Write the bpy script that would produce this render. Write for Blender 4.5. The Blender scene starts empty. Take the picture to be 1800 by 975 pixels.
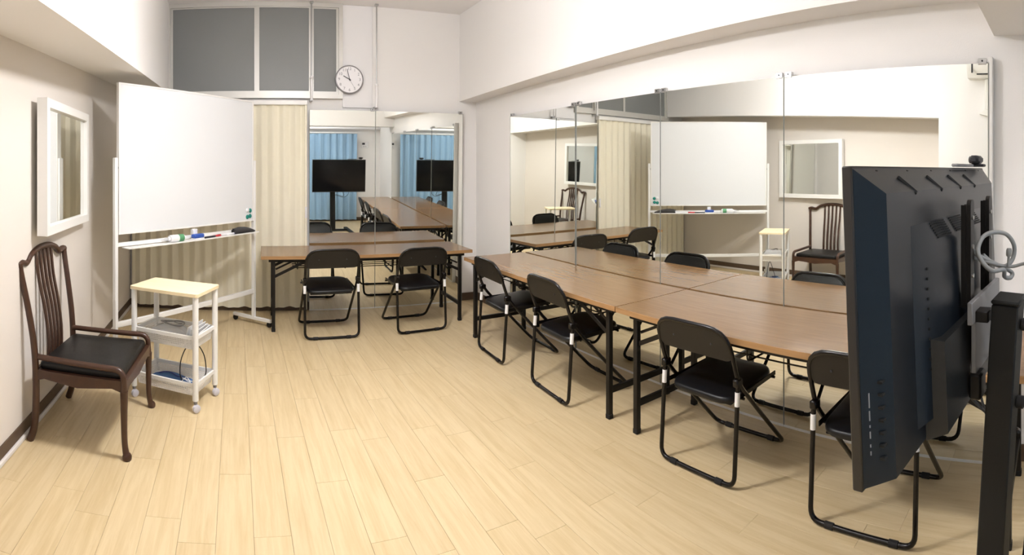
import bpy, math, random
from mathutils import Vector, Matrix

# ------------------------------------------------------------------ camera, world, exposure
scene = bpy.context.scene
col = scene.collection
F, XV, HZ, HC = 922.0, 415.8, 299.4, 1.48          # px per radian, column of the +Y axis, horizon row, eye height
cam_data = bpy.data.cameras.new('camera')
cam = bpy.data.objects.new('camera', cam_data)
col.objects.link(cam)
scene.camera = cam
cam_data.type = 'PANO'                              # the photograph is a hand-held cylindrical sweep
cam_data.panorama_type = 'CENTRAL_CYLINDRICAL'
cam_data.central_cylindrical_range_u_min = -900 / F
cam_data.central_cylindrical_range_u_max = 900 / F
cam_data.central_cylindrical_range_v_min = -(975 - HZ) / F
cam_data.central_cylindrical_range_v_max = HZ / F
cam_data.central_cylindrical_radius = 1.0
cam_data.clip_start = 0.02
cam.location = (0, 0, HC)
cam.rotation_euler = (math.pi / 2, 0, -(900 - XV) / F)

world = bpy.data.worlds.new('world')
scene.world = world
world.use_nodes = True
world.node_tree.nodes['Background'].inputs[0].default_value = (0.9, 0.92, 1.0, 1)
world.node_tree.nodes['Background'].inputs[1].default_value = 0.05
vs = scene.view_settings
vs.view_transform = 'Standard'
vs.look = 'None'
vs.gamma = 1.0
vs.use_curve_mapping = False
vs.exposure = 1.05
scene.cycles.max_bounces = 10
scene.cycles.diffuse_bounces = 4
scene.cycles.glossy_bounces = 6
scene.cycles.transparent_max_bounces = 8
MAIN_LIGHT = ((0.55, 2.50, 2.64), 0.15, 95.0)       # centre, radius, emission strength
REAR_FILL = ((0.9, -0.75, 3.22), 0.20, 26.0)  # added fill, brightens the blue curtain and the rear of the room

rnd = random.Random(7)
PI = math.pi


# ------------------------------------------------------------------ materials
def lin(r, g, b):
    f = lambda c: (c / 255 / 12.92) if c / 255 <= 0.04045 else ((c / 255 + 0.055) / 1.055) ** 2.4
    return (f(r), f(g), f(b), 1.0)


def mat(name, rgb, rough=0.6, metal=0.0, spec=0.5, bump=0.0, bscale=200.0, vary=0.0, vscale=3.0, coat=0.0):
    m = bpy.data.materials.new(name)
    m.use_nodes = True
    nt = m.node_tree
    b = nt.nodes['Principled BSDF']
    c = lin(*rgb)
    b.inputs['Base Color'].default_value = c
    b.inputs['Roughness'].default_value = rough
    b.inputs['Metallic'].default_value = metal
    b.inputs['Specular IOR Level'].default_value = spec
    b.inputs['Coat Weight'].default_value = coat
    tc = nt.nodes.new('ShaderNodeTexCoord')
    if vary > 0:
        n = nt.nodes.new('ShaderNodeTexNoise')
        n.inputs['Scale'].default_value = vscale
        n.inputs['Detail'].default_value = 4
        nt.links.new(tc.outputs['Object'], n.inputs['Vector'])
        mr = nt.nodes.new('ShaderNodeMapRange')
        mr.inputs['To Min'].default_value = 1 - vary
        mr.inputs['To Max'].default_value = 1 + vary
        nt.links.new(n.outputs['Fac'], mr.inputs['Value'])
        mx = nt.nodes.new('ShaderNodeMix')
        mx.data_type = 'RGBA'
        mx.blend_type = 'MULTIPLY'
        mx.inputs['Factor'].default_value = 1
        mx.inputs['A'].default_value = c
        nt.links.new(mr.outputs['Result'], mx.inputs['B'])
        nt.links.new(mx.outputs['Result'], b.inputs['Base Color'])
    if bump > 0:
        n2 = nt.nodes.new('ShaderNodeTexNoise')
        n2.inputs['Scale'].default_value = bscale
        n2.inputs['Detail'].default_value = 3
        nt.links.new(tc.outputs['Object'], n2.inputs['Vector'])
        bp = nt.nodes.new('ShaderNodeBump')
        bp.inputs['Strength'].default_value = bump
        bp.inputs['Distance'].default_value = 0.002
        nt.links.new(n2.outputs['Fac'], bp.inputs['Height'])
        nt.links.new(bp.outputs['Normal'], b.inputs['Normal'])
    return m


def wood(name, light, dark, axis='Y', rough=0.3, spec=0.5, stretch=14.0, scale=3.0, rand=0.0, wave=0.35):
    """Long-grain laminate: streaks along one object axis, a shade of its own for each object."""
    m = bpy.data.materials.new(name)
    m.use_nodes = True
    nt = m.node_tree
    b = nt.nodes['Principled BSDF']
    tc = nt.nodes.new('ShaderNodeTexCoord')
    oi = nt.nodes.new('ShaderNodeObjectInfo')
    add = nt.nodes.new('ShaderNodeVectorMath')
    add.operation = 'ADD'
    mulr = nt.nodes.new('ShaderNodeMath')
    mulr.operation = 'MULTIPLY'
    mulr.inputs[1].default_value = 37.0
    nt.links.new(oi.outputs['Random'], mulr.inputs[0])
    nt.links.new(tc.outputs['Object'], add.inputs[0])
    nt.links.new(mulr.outputs[0], add.inputs[1])
    mp = nt.nodes.new('ShaderNodeMapping')
    s = [scale * stretch] * 3
    s['XYZ'.index(axis)] = scale
    mp.inputs['Scale'].default_value = s
    nt.links.new(add.outputs[0], mp.inputs['Vector'])
    n = nt.nodes.new('ShaderNodeTexNoise')
    n.inputs['Scale'].default_value = 1.0
    n.inputs['Detail'].default_value = 6
    n.inputs['Roughness'].default_value = 0.65
    n.inputs['Distortion'].default_value = wave
    nt.links.new(mp.outputs[0], n.inputs['Vector'])
    cr = nt.nodes.new('ShaderNodeValToRGB')
    cr.color_ramp.elements[0].position = 0.30
    cr.color_ramp.elements[0].color = lin(*dark)
    cr.color_ramp.elements[1].position = 0.62
    cr.color_ramp.elements[1].color = lin(*light)
    nt.links.new(n.outputs['Fac'], cr.inputs[0])
    hsv = nt.nodes.new('ShaderNodeHueSaturation')
    mr = nt.nodes.new('ShaderNodeMapRange')
    mr.inputs['To Min'].default_value = 1 - rand
    mr.inputs['To Max'].default_value = 1 + rand
    nt.links.new(oi.outputs['Random'], mr.inputs['Value'])
    nt.links.new(mr.outputs['Result'], hsv.inputs['Value'])
    nt.links.new(cr.outputs[0], hsv.inputs['Color'])
    nt.links.new(hsv.outputs[0], b.inputs['Base Color'])
    b.inputs['Roughness'].default_value = rough
    b.inputs['Specular IOR Level'].default_value = spec
    return m


def perforated(name, rgb, pitch=0.012):
    """White enamel sheet pierced by rows of small square holes."""
    m = mat(name, rgb, 0.45)
    nt = m.node_tree
    b = nt.nodes['Principled BSDF']
    out = nt.nodes['Material Output']
    tc = nt.nodes.new('ShaderNodeTexCoord')
    sep = nt.nodes.new('ShaderNodeSeparateXYZ')
    nt.links.new(tc.outputs['Object'], sep.inputs[0])
    sm = nt.nodes.new('ShaderNodeMath')
    sm.operation = 'ADD'
    nt.links.new(sep.outputs['X'], sm.inputs[0])
    nt.links.new(sep.outputs['Y'], sm.inputs[1])

    def hole(sock):
        a = nt.nodes.new('ShaderNodeMath')
        a.operation = 'MULTIPLY'
        a.inputs[1].default_value = 1 / pitch
        nt.links.new(sock, a.inputs[0])
        fr = nt.nodes.new('ShaderNodeMath')
        fr.operation = 'FRACT'
        nt.links.new(a.outputs[0], fr.inputs[0])
        g = nt.nodes.new('ShaderNodeMath')
        g.operation = 'GREATER_THAN'
        g.inputs[1].default_value = 0.60
        nt.links.new(fr.outputs[0], g.inputs[0])
        return g
    g1, g2 = hole(sm.outputs[0]), hole(sep.outputs['Z'])
    an = nt.nodes.new('ShaderNodeMath')
    an.operation = 'MULTIPLY'
    nt.links.new(g1.outputs[0], an.inputs[0])
    nt.links.new(g2.outputs[0], an.inputs[1])
    tr = nt.nodes.new('ShaderNodeBsdfTransparent')
    mx = nt.nodes.new('ShaderNodeMixShader')
    nt.links.new(an.outputs[0], mx.inputs[0])
    nt.links.new(b.outputs[0], mx.inputs[1])
    nt.links.new(tr.outputs[0], mx.inputs[2])
    nt.links.new(mx.outputs[0], out.inputs['Surface'])
    return m


def emissive(name, rgb, strength):
    m = bpy.data.materials.new(name)
    m.use_nodes = True
    b = m.node_tree.nodes['Principled BSDF']
    b.inputs['Base Color'].default_value = lin(245, 245, 245)
    b.inputs['Emission Color'].default_value = lin(*rgb)
    b.inputs['Emission Strength'].default_value = strength
    return m


def clear(name, rgb, rough=0.1, alpha=0.4):
    m = mat(name, rgb, rough)
    m.node_tree.nodes['Principled BSDF'].inputs['Alpha'].default_value = alpha
    return m


M = {
    'white_wall': mat('white_wallpaper', (242, 240, 238), 0.85, bump=0.25, bscale=160),
    'beige_wall': mat('beige_wallpaper', (229, 222, 214), 0.85, bump=0.25, bscale=160),
    'ceiling': mat('ceiling_paint', (243, 241, 240), 0.9),
    'base_dark': mat('dark_brown_baseboard', (92, 74, 58), 0.5),
    'base_white': mat('white_moulding', (228, 222, 216), 0.5),
    'plank': wood('oak_floor_plank', (219, 198, 158), (204, 180, 136), 'Y', 0.38, 0.5, 16, 2.2, 0.022),
    'subfloor': mat('plank_joint', (196, 168, 128), 0.8),
    'table': wood('walnut_laminate', (143, 110, 75), (129, 97, 64), 'X', 0.22, 0.5, 18, 3.0, 0.0, 0.2),
    'table_edge': wood('oak_edge_band', (170, 132, 90), (150, 114, 75), 'X', 0.45, 0.4, 18, 3.0, 0.0),
    'black_metal': mat('black_enamel_steel', (18, 14, 13), 0.26, 0.0, 0.35),
    'black_leg': mat('black_square_tube', (20, 17, 15), 0.42, 0.0, 0.3),
    'vinyl': mat('black_vinyl', (14, 15, 18), 0.34, 0.0, 0.35, bump=0.25, bscale=500),
    'back_shell': mat('charcoal_chair_shell', (34, 31, 28), 0.5, 0.0, 0.3, bump=0.2, bscale=400),
    'rubber': mat('black_rubber', (22, 20, 20), 0.8),
    'steel': mat('brushed_steel', (190, 190, 190), 0.3, 1.0),
    'alu': mat('window_aluminium', (205, 203, 198), 0.4, 0.4),
    'frost': mat('frosted_grey_glass', (128, 130, 130), 0.40, 0.0, 0.5, bump=0.5, bscale=90, vary=0.08, vscale=1.4),
    'mirror': mat('mirror_silver', (243, 245, 241), 0.012, 1.0),
    'mirror_edge': mat('mirror_glass_edge', (150, 154, 150), 0.2),
    'mirror_back': mat('mirror_backing_board', (150, 140, 130), 0.8),
    'white_metal': mat('white_enamel', (240, 239, 236), 0.35),
    'white_plastic': mat('white_plastic', (240, 239, 240), 0.4),
    'board': mat('whiteboard_enamel', (232, 234, 236), 0.25, 0.0, 0.4),
    'accordion': mat('cream_vinyl_accordion', (245, 239, 218), 0.6, vary=0.03, vscale=6),
    'dark_wood': mat('dark_stained_rosewood', (70, 45, 32), 0.32, 0.0, 0.5, vary=0.3, vscale=30),
    'cushion': mat('black_leather_cushion', (20, 19, 19), 0.42, 0.0, 0.35, bump=0.5, bscale=60),
    'pale_wood': wood('pale_maple_board', (248, 232, 196), (243, 224, 182), 'X', 0.42, 0.4, 12, 3.0),
    'perforated': perforated('pierced_white_steel', (240, 239, 238)),
    'tv_back': mat('tv_back_plastic', (22, 27, 34), 0.30, 0.0, 0.5, bump=0.15, bscale=600),
    'tv_box': mat('tv_box_plastic', (27, 28, 29), 0.42, 0.0, 0.5),
    'tv_edge': mat('tv_bezel', (34, 31, 29), 0.35),
    'tv_vent': mat('tv_vent_plastic', (16, 17, 18), 0.7),
    'screen': mat('tv_screen_glass', (10, 11, 14), 0.12, 0.0, 0.5),
    'pole': mat('black_powder_coat', (20, 20, 19), 0.6, 0.0, 0.3, bump=0.3, bscale=800),
    'grey_cable': mat('grey_cable', (150, 151, 150), 0.45),
    'black_cable': mat('black_cable', (18, 18, 20), 0.5),
    'white_cable': mat('white_cable', (235, 236, 240), 0.45),
    'blue_curtain': mat('blue_fabric', (160, 196, 226), 0.85, bump=0.3, bscale=300),
    'clock_rim': mat('silver_clock_rim', (150, 148, 150), 0.35, 0.6),
    'clock_face': mat('clock_face', (244, 243, 246), 0.5),
    'print_grey': mat('grey_print', (150, 150, 156), 0.6),
    'ink': mat('dark_ink', (40, 40, 46), 0.5),
    'teal': mat('teal_magnet', (30, 140, 128), 0.35),
    'green': mat('green_bottle_plastic', (92, 160, 112), 0.4),
    'blue': mat('blue_plastic', (46, 86, 176), 0.45),
    'red': mat('red_plastic', (200, 48, 56), 0.45),
    'navy': mat('navy_plastic', (54, 60, 130), 0.45),
    'felt': mat('grey_felt', (60, 58, 58), 0.9, bump=0.5, bscale=200),
    'blue_bag': mat('blue_nylon', (66, 106, 158), 0.6, bump=0.4, bscale=80),
    'paper': mat('white_paper', (240, 240, 240), 0.6),
    'film': clear('clear_plastic_film', (225, 228, 232), 0.12, 0.42),
    'grey_plastic': mat('grey_plastic', (140, 138, 138), 0.5),
    'caster': mat('caster_lilac_plastic', (214, 212, 222), 0.4),
    'ac': mat('air_conditioner_plastic', (240, 239, 234), 0.45),
}


# ------------------------------------------------------------------ mesh building
class MB:
    def __init__(self):
        self.v, self.f = [], []

    def add(self, vs_, fs_):
        o = len(self.v)
        self.v += [tuple(p) for p in vs_]
        self.f += [tuple(i + o for i in f) for f in fs_]
        return self

    def box(self, lo, hi, ch=0.0, mtx=None):
        """Box between two corners; ch chamfers every edge."""
        (x0, y0, z0), (x1, y1, z1) = lo, hi
        if ch <= 0:
            vs_ = [(x0, y0, z0), (x1, y0, z0), (x1, y1, z0), (x0, y1, z0), (x0, y0, z1), (x1, y0, z1), (x1, y1, z1), (x0, y1, z1)]
            fs_ = [(0, 3, 2, 1), (4, 5, 6, 7), (0, 1, 5, 4), (1, 2, 6, 5), (2, 3, 7, 6), (3, 0, 4, 7)]
        else:
            c = min(ch, (x1 - x0) * .45, (y1 - y0) * .45, (z1 - z0) * .45)
            vs_, idx = [], {}
            for sx in (0, 1):
                for sy in (0, 1):
                    for sz in (0, 1):
                        P = [(x0, x1)[sx], (y0, y1)[sy], (z0, z1)[sz]]
                        Q = [P[0] + (c, -c)[sx], P[1] + (c, -c)[sy], P[2] + (c, -c)[sz]]
                        for a in range(3):
                            w = list(Q)
                            w[a] = P[a]
                            idx[(sx, sy, sz, a)] = len(vs_)
                            vs_.append(tuple(w))
            fs_ = []
            for a in range(3):
                b_, c_ = (a + 1) % 3, (a + 2) % 3
                for s in (0, 1):
                    q = []
                    for u, w in ((0, 0), (1, 0), (1, 1), (0, 1)):
                        k = [0, 0, 0]
                        k[a], k[b_], k[c_] = s, u, w
                        q.append(idx[(*k, a)])
                    fs_.append(tuple(q if s else q[::-1]))
            for a in range(3):
                b_, c_ = (a + 1) % 3, (a + 2) % 3
                for u in (0, 1):
                    for w in (0, 1):
                        k0, k1 = [0, 0, 0], [0, 0, 0]
                        k0[a], k0[b_], k0[c_] = 0, u, w
                        k1[a], k1[b_], k1[c_] = 1, u, w
                        q = [idx[(*k0, b_)], idx[(*k1, b_)], idx[(*k1, c_)], idx[(*k0, c_)]]
                        fs_.append(tuple(q if (u + w) % 2 else q[::-1]))
            for sx in (0, 1):
                for sy in (0, 1):
                    for sz in (0, 1):
                        t = [idx[(sx, sy, sz, a)] for a in range(3)]
                        fs_.append(tuple(t if (sx + sy + sz) % 2 else t[::-1]))
        if mtx is not None:
            vs_ = [tuple(mtx @ Vector(p)) for p in vs_]
        return self.add(vs_, fs_)

    def bar(self, p, q, w, h, up=(0, 0, 1), ch=0.0):
        """Rectangular bar from p to q, w across, h along up."""
        p, q = Vector(p), Vector(q)
        d = q - p
        x = d.normalized()
        u = Vector(up)
        y = u.cross(x)
        if y.length < 1e-4:
            y = Vector((0, 1, 0)).cross(x)
        y.normalize()
        z = x.cross(y)
        mtx = Matrix((x, y, z)).transposed().to_4x4()
        mtx.translation = p
        return self.box((0, -w / 2, -h / 2), (d.length, w / 2, h / 2), ch, mtx)

    def tube(self, pts, r, seg=10, closed=False, caps=True):
        pts = [Vector(p) for p in pts]
        n = len(pts)
        rr = r if isinstance(r, (list, tuple)) else [r] * n
        tang = []
        for i in range(n):
            a = pts[(i - 1) % n] if (closed or i > 0) else pts[i]
            b = pts[(i + 1) % n] if (closed or i < n - 1) else pts[i]
            t = b - a
            tang.append(t.normalized() if t.length > 1e-9 else Vector((0, 0, 1)))
        ref = Vector((0, 0, 1)) if abs(tang[0].z) < 0.9 else Vector((1, 0, 0))
        nrm = (ref - tang[0] * ref.dot(tang[0])).normalized()
        vs_, fs_ = [], []
        for i in range(n):
            nrm = nrm - tang[i] * nrm.dot(tang[i])
            if nrm.length < 1e-6:
                nrm = tang[i].orthogonal()
            nrm.normalize()
            bn = tang[i].cross(nrm)
            for k in range(seg):
                a = 2 * PI * k / seg
                vs_.append(pts[i] + (nrm * math.cos(a) + bn * math.sin(a)) * rr[i])
        rings = n if closed else n - 1
        for i in range(rings):
            j = (i + 1) % n
            for k in range(seg):
                l = (k + 1) % seg
                fs_.append((i * seg + k, i * seg + l, j * seg + l, j * seg + k))
        if caps and not closed:
            fs_.append(tuple(range(seg))[::-1])
            fs_.append(tuple((n - 1) * seg + k for k in range(seg)))
        return self.add(vs_, fs_)

    def prism(self, poly, d0, d1, axes='xz', mtx=None):
        """A plane polygon (counter-clockwise) pushed from depth d0 to d1 along the third axis."""
        third = ({'x', 'y', 'z'} - set(axes)).pop()
        n = len(poly)
        vs_ = []
        for d in (d0, d1):
            for a, b in poly:
                p = {axes[0]: a, axes[1]: b, third: d}
                vs_.append((p['x'], p['y'], p['z']))
        fs_ = [tuple(range(n))[::-1], tuple(range(n, 2 * n))]
        for i in range(n):
            j = (i + 1) % n
            fs_.append((i, j, n + j, n + i))
        if mtx is not None:
            vs_ = [tuple(mtx @ Vector(p)) for p in vs_]
        return self.add(vs_, fs_)

    def ring(self, a0, b0, a1, b1, w, d0, d1, axes='xz'):
        """Rectangular frame as one closed body: outer rectangle a0..a1 by b0..b1, bars w wide (or (wa, wb)), depth d0..d1."""
        wa, wb_ = w if isinstance(w, tuple) else (w, w)
        third = ({'x', 'y', 'z'} - set(axes)).pop()
        vs_ = []
        for d in (d0, d1):
            for q in (((a0, b0), (a1, b0), (a1, b1), (a0, b1)), ((a0 + wa, b0 + wb_), (a1 - wa, b0 + wb_), (a1 - wa, b1 - wb_), (a0 + wa, b1 - wb_))):
                for a, b in q:
                    p = {axes[0]: a, axes[1]: b, third: d}
                    vs_.append((p['x'], p['y'], p['z']))
        fs_ = []
        for i in range(4):
            j = (i + 1) % 4
            fs_ += [(i, j, 4 + j, 4 + i), (8 + i, 12 + i, 12 + j, 8 + j), (i, 8 + i, 8 + j, j), (4 + i, 4 + j, 12 + j, 12 + i)]
        return self.add(vs_, fs_)

    def lathe(self, prof, seg=20, mtx=None):
        """Profile of (r, z) turned about z; closed at both ends."""
        vs_, fs_ = [], []
        for r, z in prof:
            for k in range(seg):
                a = 2 * PI * k / seg
                vs_.append((r * math.cos(a), r * math.sin(a), z))
        for i in range(len(prof) - 1):
            for k in range(seg):
                l = (k + 1) % seg
                fs_.append((i * seg + k, i * seg + l, (i + 1) * seg + l, (i + 1) * seg + k))
        fs_.append(tuple(range(seg))[::-1])
        fs_.append(tuple((len(prof) - 1) * seg + k for k in range(seg)))
        if mtx is not None:
            vs_ = [tuple(mtx @ Vector(p)) for p in vs_]
        return self.add(vs_, fs_)

    def grid(self, rows, thick=None):
        """A sheet from rows of points; thick gives it a second side along a fixed offset vector."""
        m, n = len(rows), len(rows[0])
        vs_ = [p for r in rows for p in r]
        fs_ = [(i * n + j, i * n + j + 1, (i + 1) * n + j + 1, (i + 1) * n + j) for i in range(m - 1) for j in range(n - 1)]
        if thick is not None:
            t = Vector(thick)
            k = len(vs_)
            vs_ = vs_ + [tuple(Vector(p) + t) for p in vs_]
            fs2 = [tuple(i + k for i in f)[::-1] for f in fs_]
            rim = [(0, j) for j in range(n)] + [(i, n - 1) for i in range(1, m)] + [(m - 1, j) for j in range(n - 2, -1, -1)] + [(i, 0) for i in range(m - 2, 0, -1)]
            ids = [i * n + j for i, j in rim]
            side = [(ids[(a + 1) % len(ids)], ids[a], ids[a] + k, ids[(a + 1) % len(ids)] + k) for a in range(len(ids))]
            fs_ = fs_ + fs2 + side
        return self.add(vs_, fs_)

    def mesh(self, name, material, angle=40):
        import bmesh
        me = bpy.data.meshes.new(name)
        me.from_pydata(self.v, [], self.f)
        bm = bmesh.new()
        bm.from_mesh(me)
        bmesh.ops.recalc_face_normals(bm, faces=bm.faces)
        bm.to_mesh(me)
        bm.free()
        me.materials.append(M[material] if isinstance(material, str) else material)
        me.polygons.foreach_set('use_smooth', [True] * len(me.polygons))
        me.set_sharp_from_angle(angle=math.radians(angle))
        me.update()
        return me

    def build(self, name, material, parent=None, angle=40, loc=None, rot=None):
        o = bpy.data.objects.new(name, self.mesh(name, material, angle))
        col.objects.link(o)
        if parent is not None:
            o.parent = parent
        if loc is not None:
            o.location = loc
        if rot is not None:
            o.rotation_euler = rot
        return o


def fillet(pts, r, n=5, closed=False):
    """Round the corners of a polyline."""
    pts = [Vector(p) for p in pts]
    out = []
    N = len(pts)
    for i in range(N):
        if not closed and i in (0, N - 1):
            out.append(pts[i])
            continue
        a, b, c = pts[(i - 1) % N], pts[i], pts[(i + 1) % N]
        u, v = (a - b), (c - b)
        k = min(r, u.length * .48, v.length * .48)
        p, q = b + u.normalized() * k, b + v.normalized() * k
        for j in range(n + 1):
            t = j / n
            out.append(p * (1 - t) ** 2 + b * 2 * t * (1 - t) + q * t ** 2)
    return out


def smooth(pts, n=6):
    """Catmull-Rom through the points."""
    P = [Vector(p) for p in pts]
    P = [P[0] * 2 - P[1]] + P + [P[-1] * 2 - P[-2]]
    out = []
    for i in range(1, len(P) - 2):
        for j in range(n):
            t = j / n
            a, b, c, d = P[i - 1], P[i], P[i + 1], P[i + 2]
            out.append(0.5 * ((2 * b) + (c - a) * t + (2 * a - 5 * b + 4 * c - d) * t * t + (3 * b - a - 3 * c + d) * t ** 3))
    out.append(P[-2])
    return out


def rrect(w, h, r, n=5):
    """Rounded rectangle outline, counter-clockwise, centred."""
    out = []
    for cx, cy, a0 in ((w / 2 - r, h / 2 - r, 0), (-w / 2 + r, h / 2 - r, 90), (-w / 2 + r, -h / 2 + r, 180), (w / 2 - r, -h / 2 + r, 270)):
        for j in range(n + 1):
            a = math.radians(a0 + 90 * j / n)
            out.append((cx + r * math.cos(a), cy + r * math.sin(a)))
    return out


def pillow(w, d, h, r=0.05, edge=0.016, puff=0.012, n=6):
    """Upholstered pad: rounded-rectangle plan, soft rim, slightly domed top. Base at z = 0."""
    mb = MB()
    lv = [(0.985, 0.0), (1.0, edge * .4), (1.0, h - edge), (0.985, h - edge * .3), (0.95, h), (0.7, h + puff * .6), (0.35, h + puff)]
    rings = []
    for s, z in lv:
        dx = (1 - s) * min(w, d) if s > .9 else None
        if dx is not None:
            o = rrect(w - dx, d - dx, r, n)
        else:
            o = [(x * s, y * s) for x, y in rrect(w, d, r, n)]
        rings.append([(x, y, z) for x, y in o])
    k = len(rings[0])
    vs_ = [p for q in rings for p in q]
    fs_ = []
    for i in range(len(rings) - 1):
        for j in range(k):
            l = (j + 1) % k
            fs_.append((i * k + j, i * k + l, (i + 1) * k + l, (i + 1) * k + j))
    fs_.append(tuple(range(k))[::-1])
    fs_.append(tuple((len(rings) - 1) * k + j for j in range(k)))
    mb.add(vs_, fs_)
    return mb


# ------------------------------------------------------------------ object bookkeeping
def tag(o, label=None, cat=None, group=None, kind=None):
    if label:
        o['label'] = label
    if cat:
        o['category'] = cat
    if group:
        o['group'] = group
    if kind:
        o['kind'] = kind
    return o


def thing(name, label, cat, loc=(0, 0, 0), rz=0.0, group=None):
    o = bpy.data.objects.new(name, None)
    o.empty_display_size = 0.1
    col.objects.link(o)
    o.location = loc
    o.rotation_euler = (0, 0, rz)
    return tag(o, label, cat, group)


def copy_tree(o, parent=None):
    c = o.copy()
    col.objects.link(c)
    c.parent = parent
    for ch in list(o.children):
        copy_tree(ch, c)
    return c


def struct(name, mb, material, label=None, cat=None):
    o = mb.build(name, material)
    tag(o, label, cat, kind='structure')
    return o


# ------------------------------------------------------------------ the room shell
XL, XR = -1.15, 2.67                     # left and right wall planes
YB, AL = 5.56, 0.049                     # back wall: Y = YB - AL * X
YR = -1.40                               # rear wall
ZC = 3.25
RZB = math.atan(-AL)                     # heading of the back wall


def bw(x, off=0.0):
    """A point on the back wall (off metres in front of it)."""
    return (x, YB - AL * x - off)


# floor: a joint-coloured bed under single planks
fl = MB().box((XL - .1, YR - .1, -0.06), (XR + .1, YB + .25, -0.012))
floor = struct('floor', fl, 'subfloor', 'pale oak plank floor of the meeting room', 'floor')
PW, PLEN, GAP = 0.1525, 0.92, 0.0010
cache = {}
row, x = 0, XL
while x < XR - 1e-6:
    x1 = min(x + PW, XR)
    y = YR - PLEN * ((row * 0.37 + 0.11 * (row % 3)) % 1.0)
    while y < YB + .1:
        a, b = max(y, YR), min(y + PLEN, YB + 0.08)
        if b - a > 0.03:
            key = (round(x1 - x, 4), round(b - a, 3))
            if key not in cache:
                w, l = key
                cache[key] = MB().box((-w / 2 + GAP / 2, -l / 2 + GAP / 2, -0.012), (w / 2 - GAP / 2, l / 2 - GAP / 2, 0.0), 0.0005).mesh('plank', 'plank', 20)
            p = bpy.data.objects.new('plank', cache[key])
            col.objects.link(p)
            p.parent = floor
            p.location = ((x + x1) / 2, (a + b) / 2, 0)
        y += PLEN
    x += PW
    row += 1

T = 0.12
struct('ceiling', MB().box((XL - T, YR - T, ZC), (XR + T, YB + .4, ZC + .1)), 'ceiling', 'white ceiling', 'ceiling')
struct('wall_left', MB().box((XL - T, 1.30, 0), (XL, YB + .3, ZC)), 'beige_wall', 'beige papered wall behind the wooden chair', 'wall')
struct('wall_pier', MB().box((XL - T, YR - T, 0), (-0.72, 1.41, ZC)), 'white_wall', 'white projecting wall end seen in the mirrors', 'wall')
struct('wall_right', MB().box((XR, YR - T, 0), (XR + T, YB + .3, ZC)), 'white_wall', 'white wall behind the long row of mirrors', 'wall')
struct('wall_rear', MB().box((XL - T, YR - T, 0), (XR + T, YR, ZC)), 'white_wall', 'white rear wall seen in the mirrors', 'wall')
wb = MB()
wb.add([(XL - T, YB - AL * (XL - T), 0), (XR + T, YB - AL * (XR + T), 0), (XR + T, YB + .4, 0), (XL - T, YB + .4, 0),
        (XL - T, YB - AL * (XL - T), ZC), (XR + T, YB - AL * (XR + T), ZC), (XR + T, YB + .4, ZC), (XL - T, YB + .4, ZC)],
       [(0, 3, 2, 1), (4, 5, 6, 7), (0, 1, 5, 4), (1, 2, 6, 5), (2, 3, 7, 6), (3, 0, 4, 7)])
struct('wall_back', wb, 'white_wall', 'white back wall with the high window', 'wall')


def beam(name, x0, x1, ya, yb, za, zb, label, dz=0.0):
    """Boxed-in beam under the ceiling; its underside runs from za at ya to zb at yb (dz: rise at the x0 side)."""
    mb = MB()
    mb.add([(x0, ya, za + dz), (x1, ya, za), (x1, yb, zb), (x0, yb, zb + dz), (x0, ya, ZC), (x1, ya, ZC), (x1, yb, ZC), (x0, yb, ZC)],
           [(0, 3, 2, 1), (4, 5, 6, 7), (0, 1, 5, 4), (1, 2, 6, 5), (2, 3, 7, 6), (3, 0, 4, 7)])
    return struct(name, mb, 'white_wall', label, 'beam')


beam('ceiling_beam_left', XL, -0.72, 1.41, YB + .06, 2.092, 2.312, 'deep white boxed beam above the wooden chair and whiteboard', 0.02)
beam('ceiling_beam_right', 2.46, XR, 0.34, YB - AL * 2.5 + .05, 2.352, 2.262, 'shallow white boxed beam above the row of mirrors')
beam('ceiling_beam_rear', -0.72, XR, -0.16, 0.34, 2.17, 2.17, 'white cross beam at the upper right corner')

# baseboards
bl = MB().box((XL, 1.41, 0.028), (XL + .008, YB + .02, 0.092))
struct('baseboard_left', bl, 'base_dark', 'dark brown baseboard along the beige wall', 'baseboard')
struct('trim_1', MB().box((XL, 1.41, 0.0), (XL + .022, YB + .02, 0.028), 0.006), 'base_white', 'thin white floor moulding along the beige wall', 'moulding')
struct('baseboard_right', MB().box((XR - .008, YR, 0.0), (XR, YB - .12, 0.085)), 'base_dark', 'dark brown baseboard of the mirror wall', 'baseboard')
bb = MB()
xa, xb = XL, XR
bb.bar((xa, bw(xa, .006)[1], .0425), (xb, bw(xb, .006)[1], .0425), .012, .085)
struct('baseboard_back', bb, 'base_dark', 'dark brown baseboard of the back wall', 'baseboard')
struct('baseboard_rear', MB().box((-0.72, YR, 0), (XR, YR + .008, .085)), 'base_dark', 'dark brown baseboard of the rear wall', 'baseboard')

# high window in the back wall (local x along the wall, -y into the room)
WX0, WX1, WZ0, WZ1 = -0.715, 1.095, 2.285, 3.225
win = bpy.data.objects.new('window_1', None)
col.objects.link(win)
win.location = (0, YB, 0)
win.rotation_euler = (0, 0, RZB)
tag(win, 'high aluminium sliding window with dark frosted glass', 'window', kind='structure')
fr = MB().ring(WX0 - .03, WZ0 - .045, WX1 + .03, WZ1 + .024, (.042, .045), -.055, 0)
fr.build('window_frame', 'alu', win)
for (a, b, d) in ((WX0 + .012, 0.215, .030), (0.215, 0.790, .044), (0.790, WX1 - .012, .030)):
    s = MB()
    w = .026
    s.ring(a, WZ0, b, WZ1, (w, .032), -d, -d + .022)
    sash = s.build('sash', 'alu', win)
    MB().box((a + w, -d + .008, WZ0 + .032), (b - w, -d + .014, WZ1 - .032)).build('pane', 'frost', sash)
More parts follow.
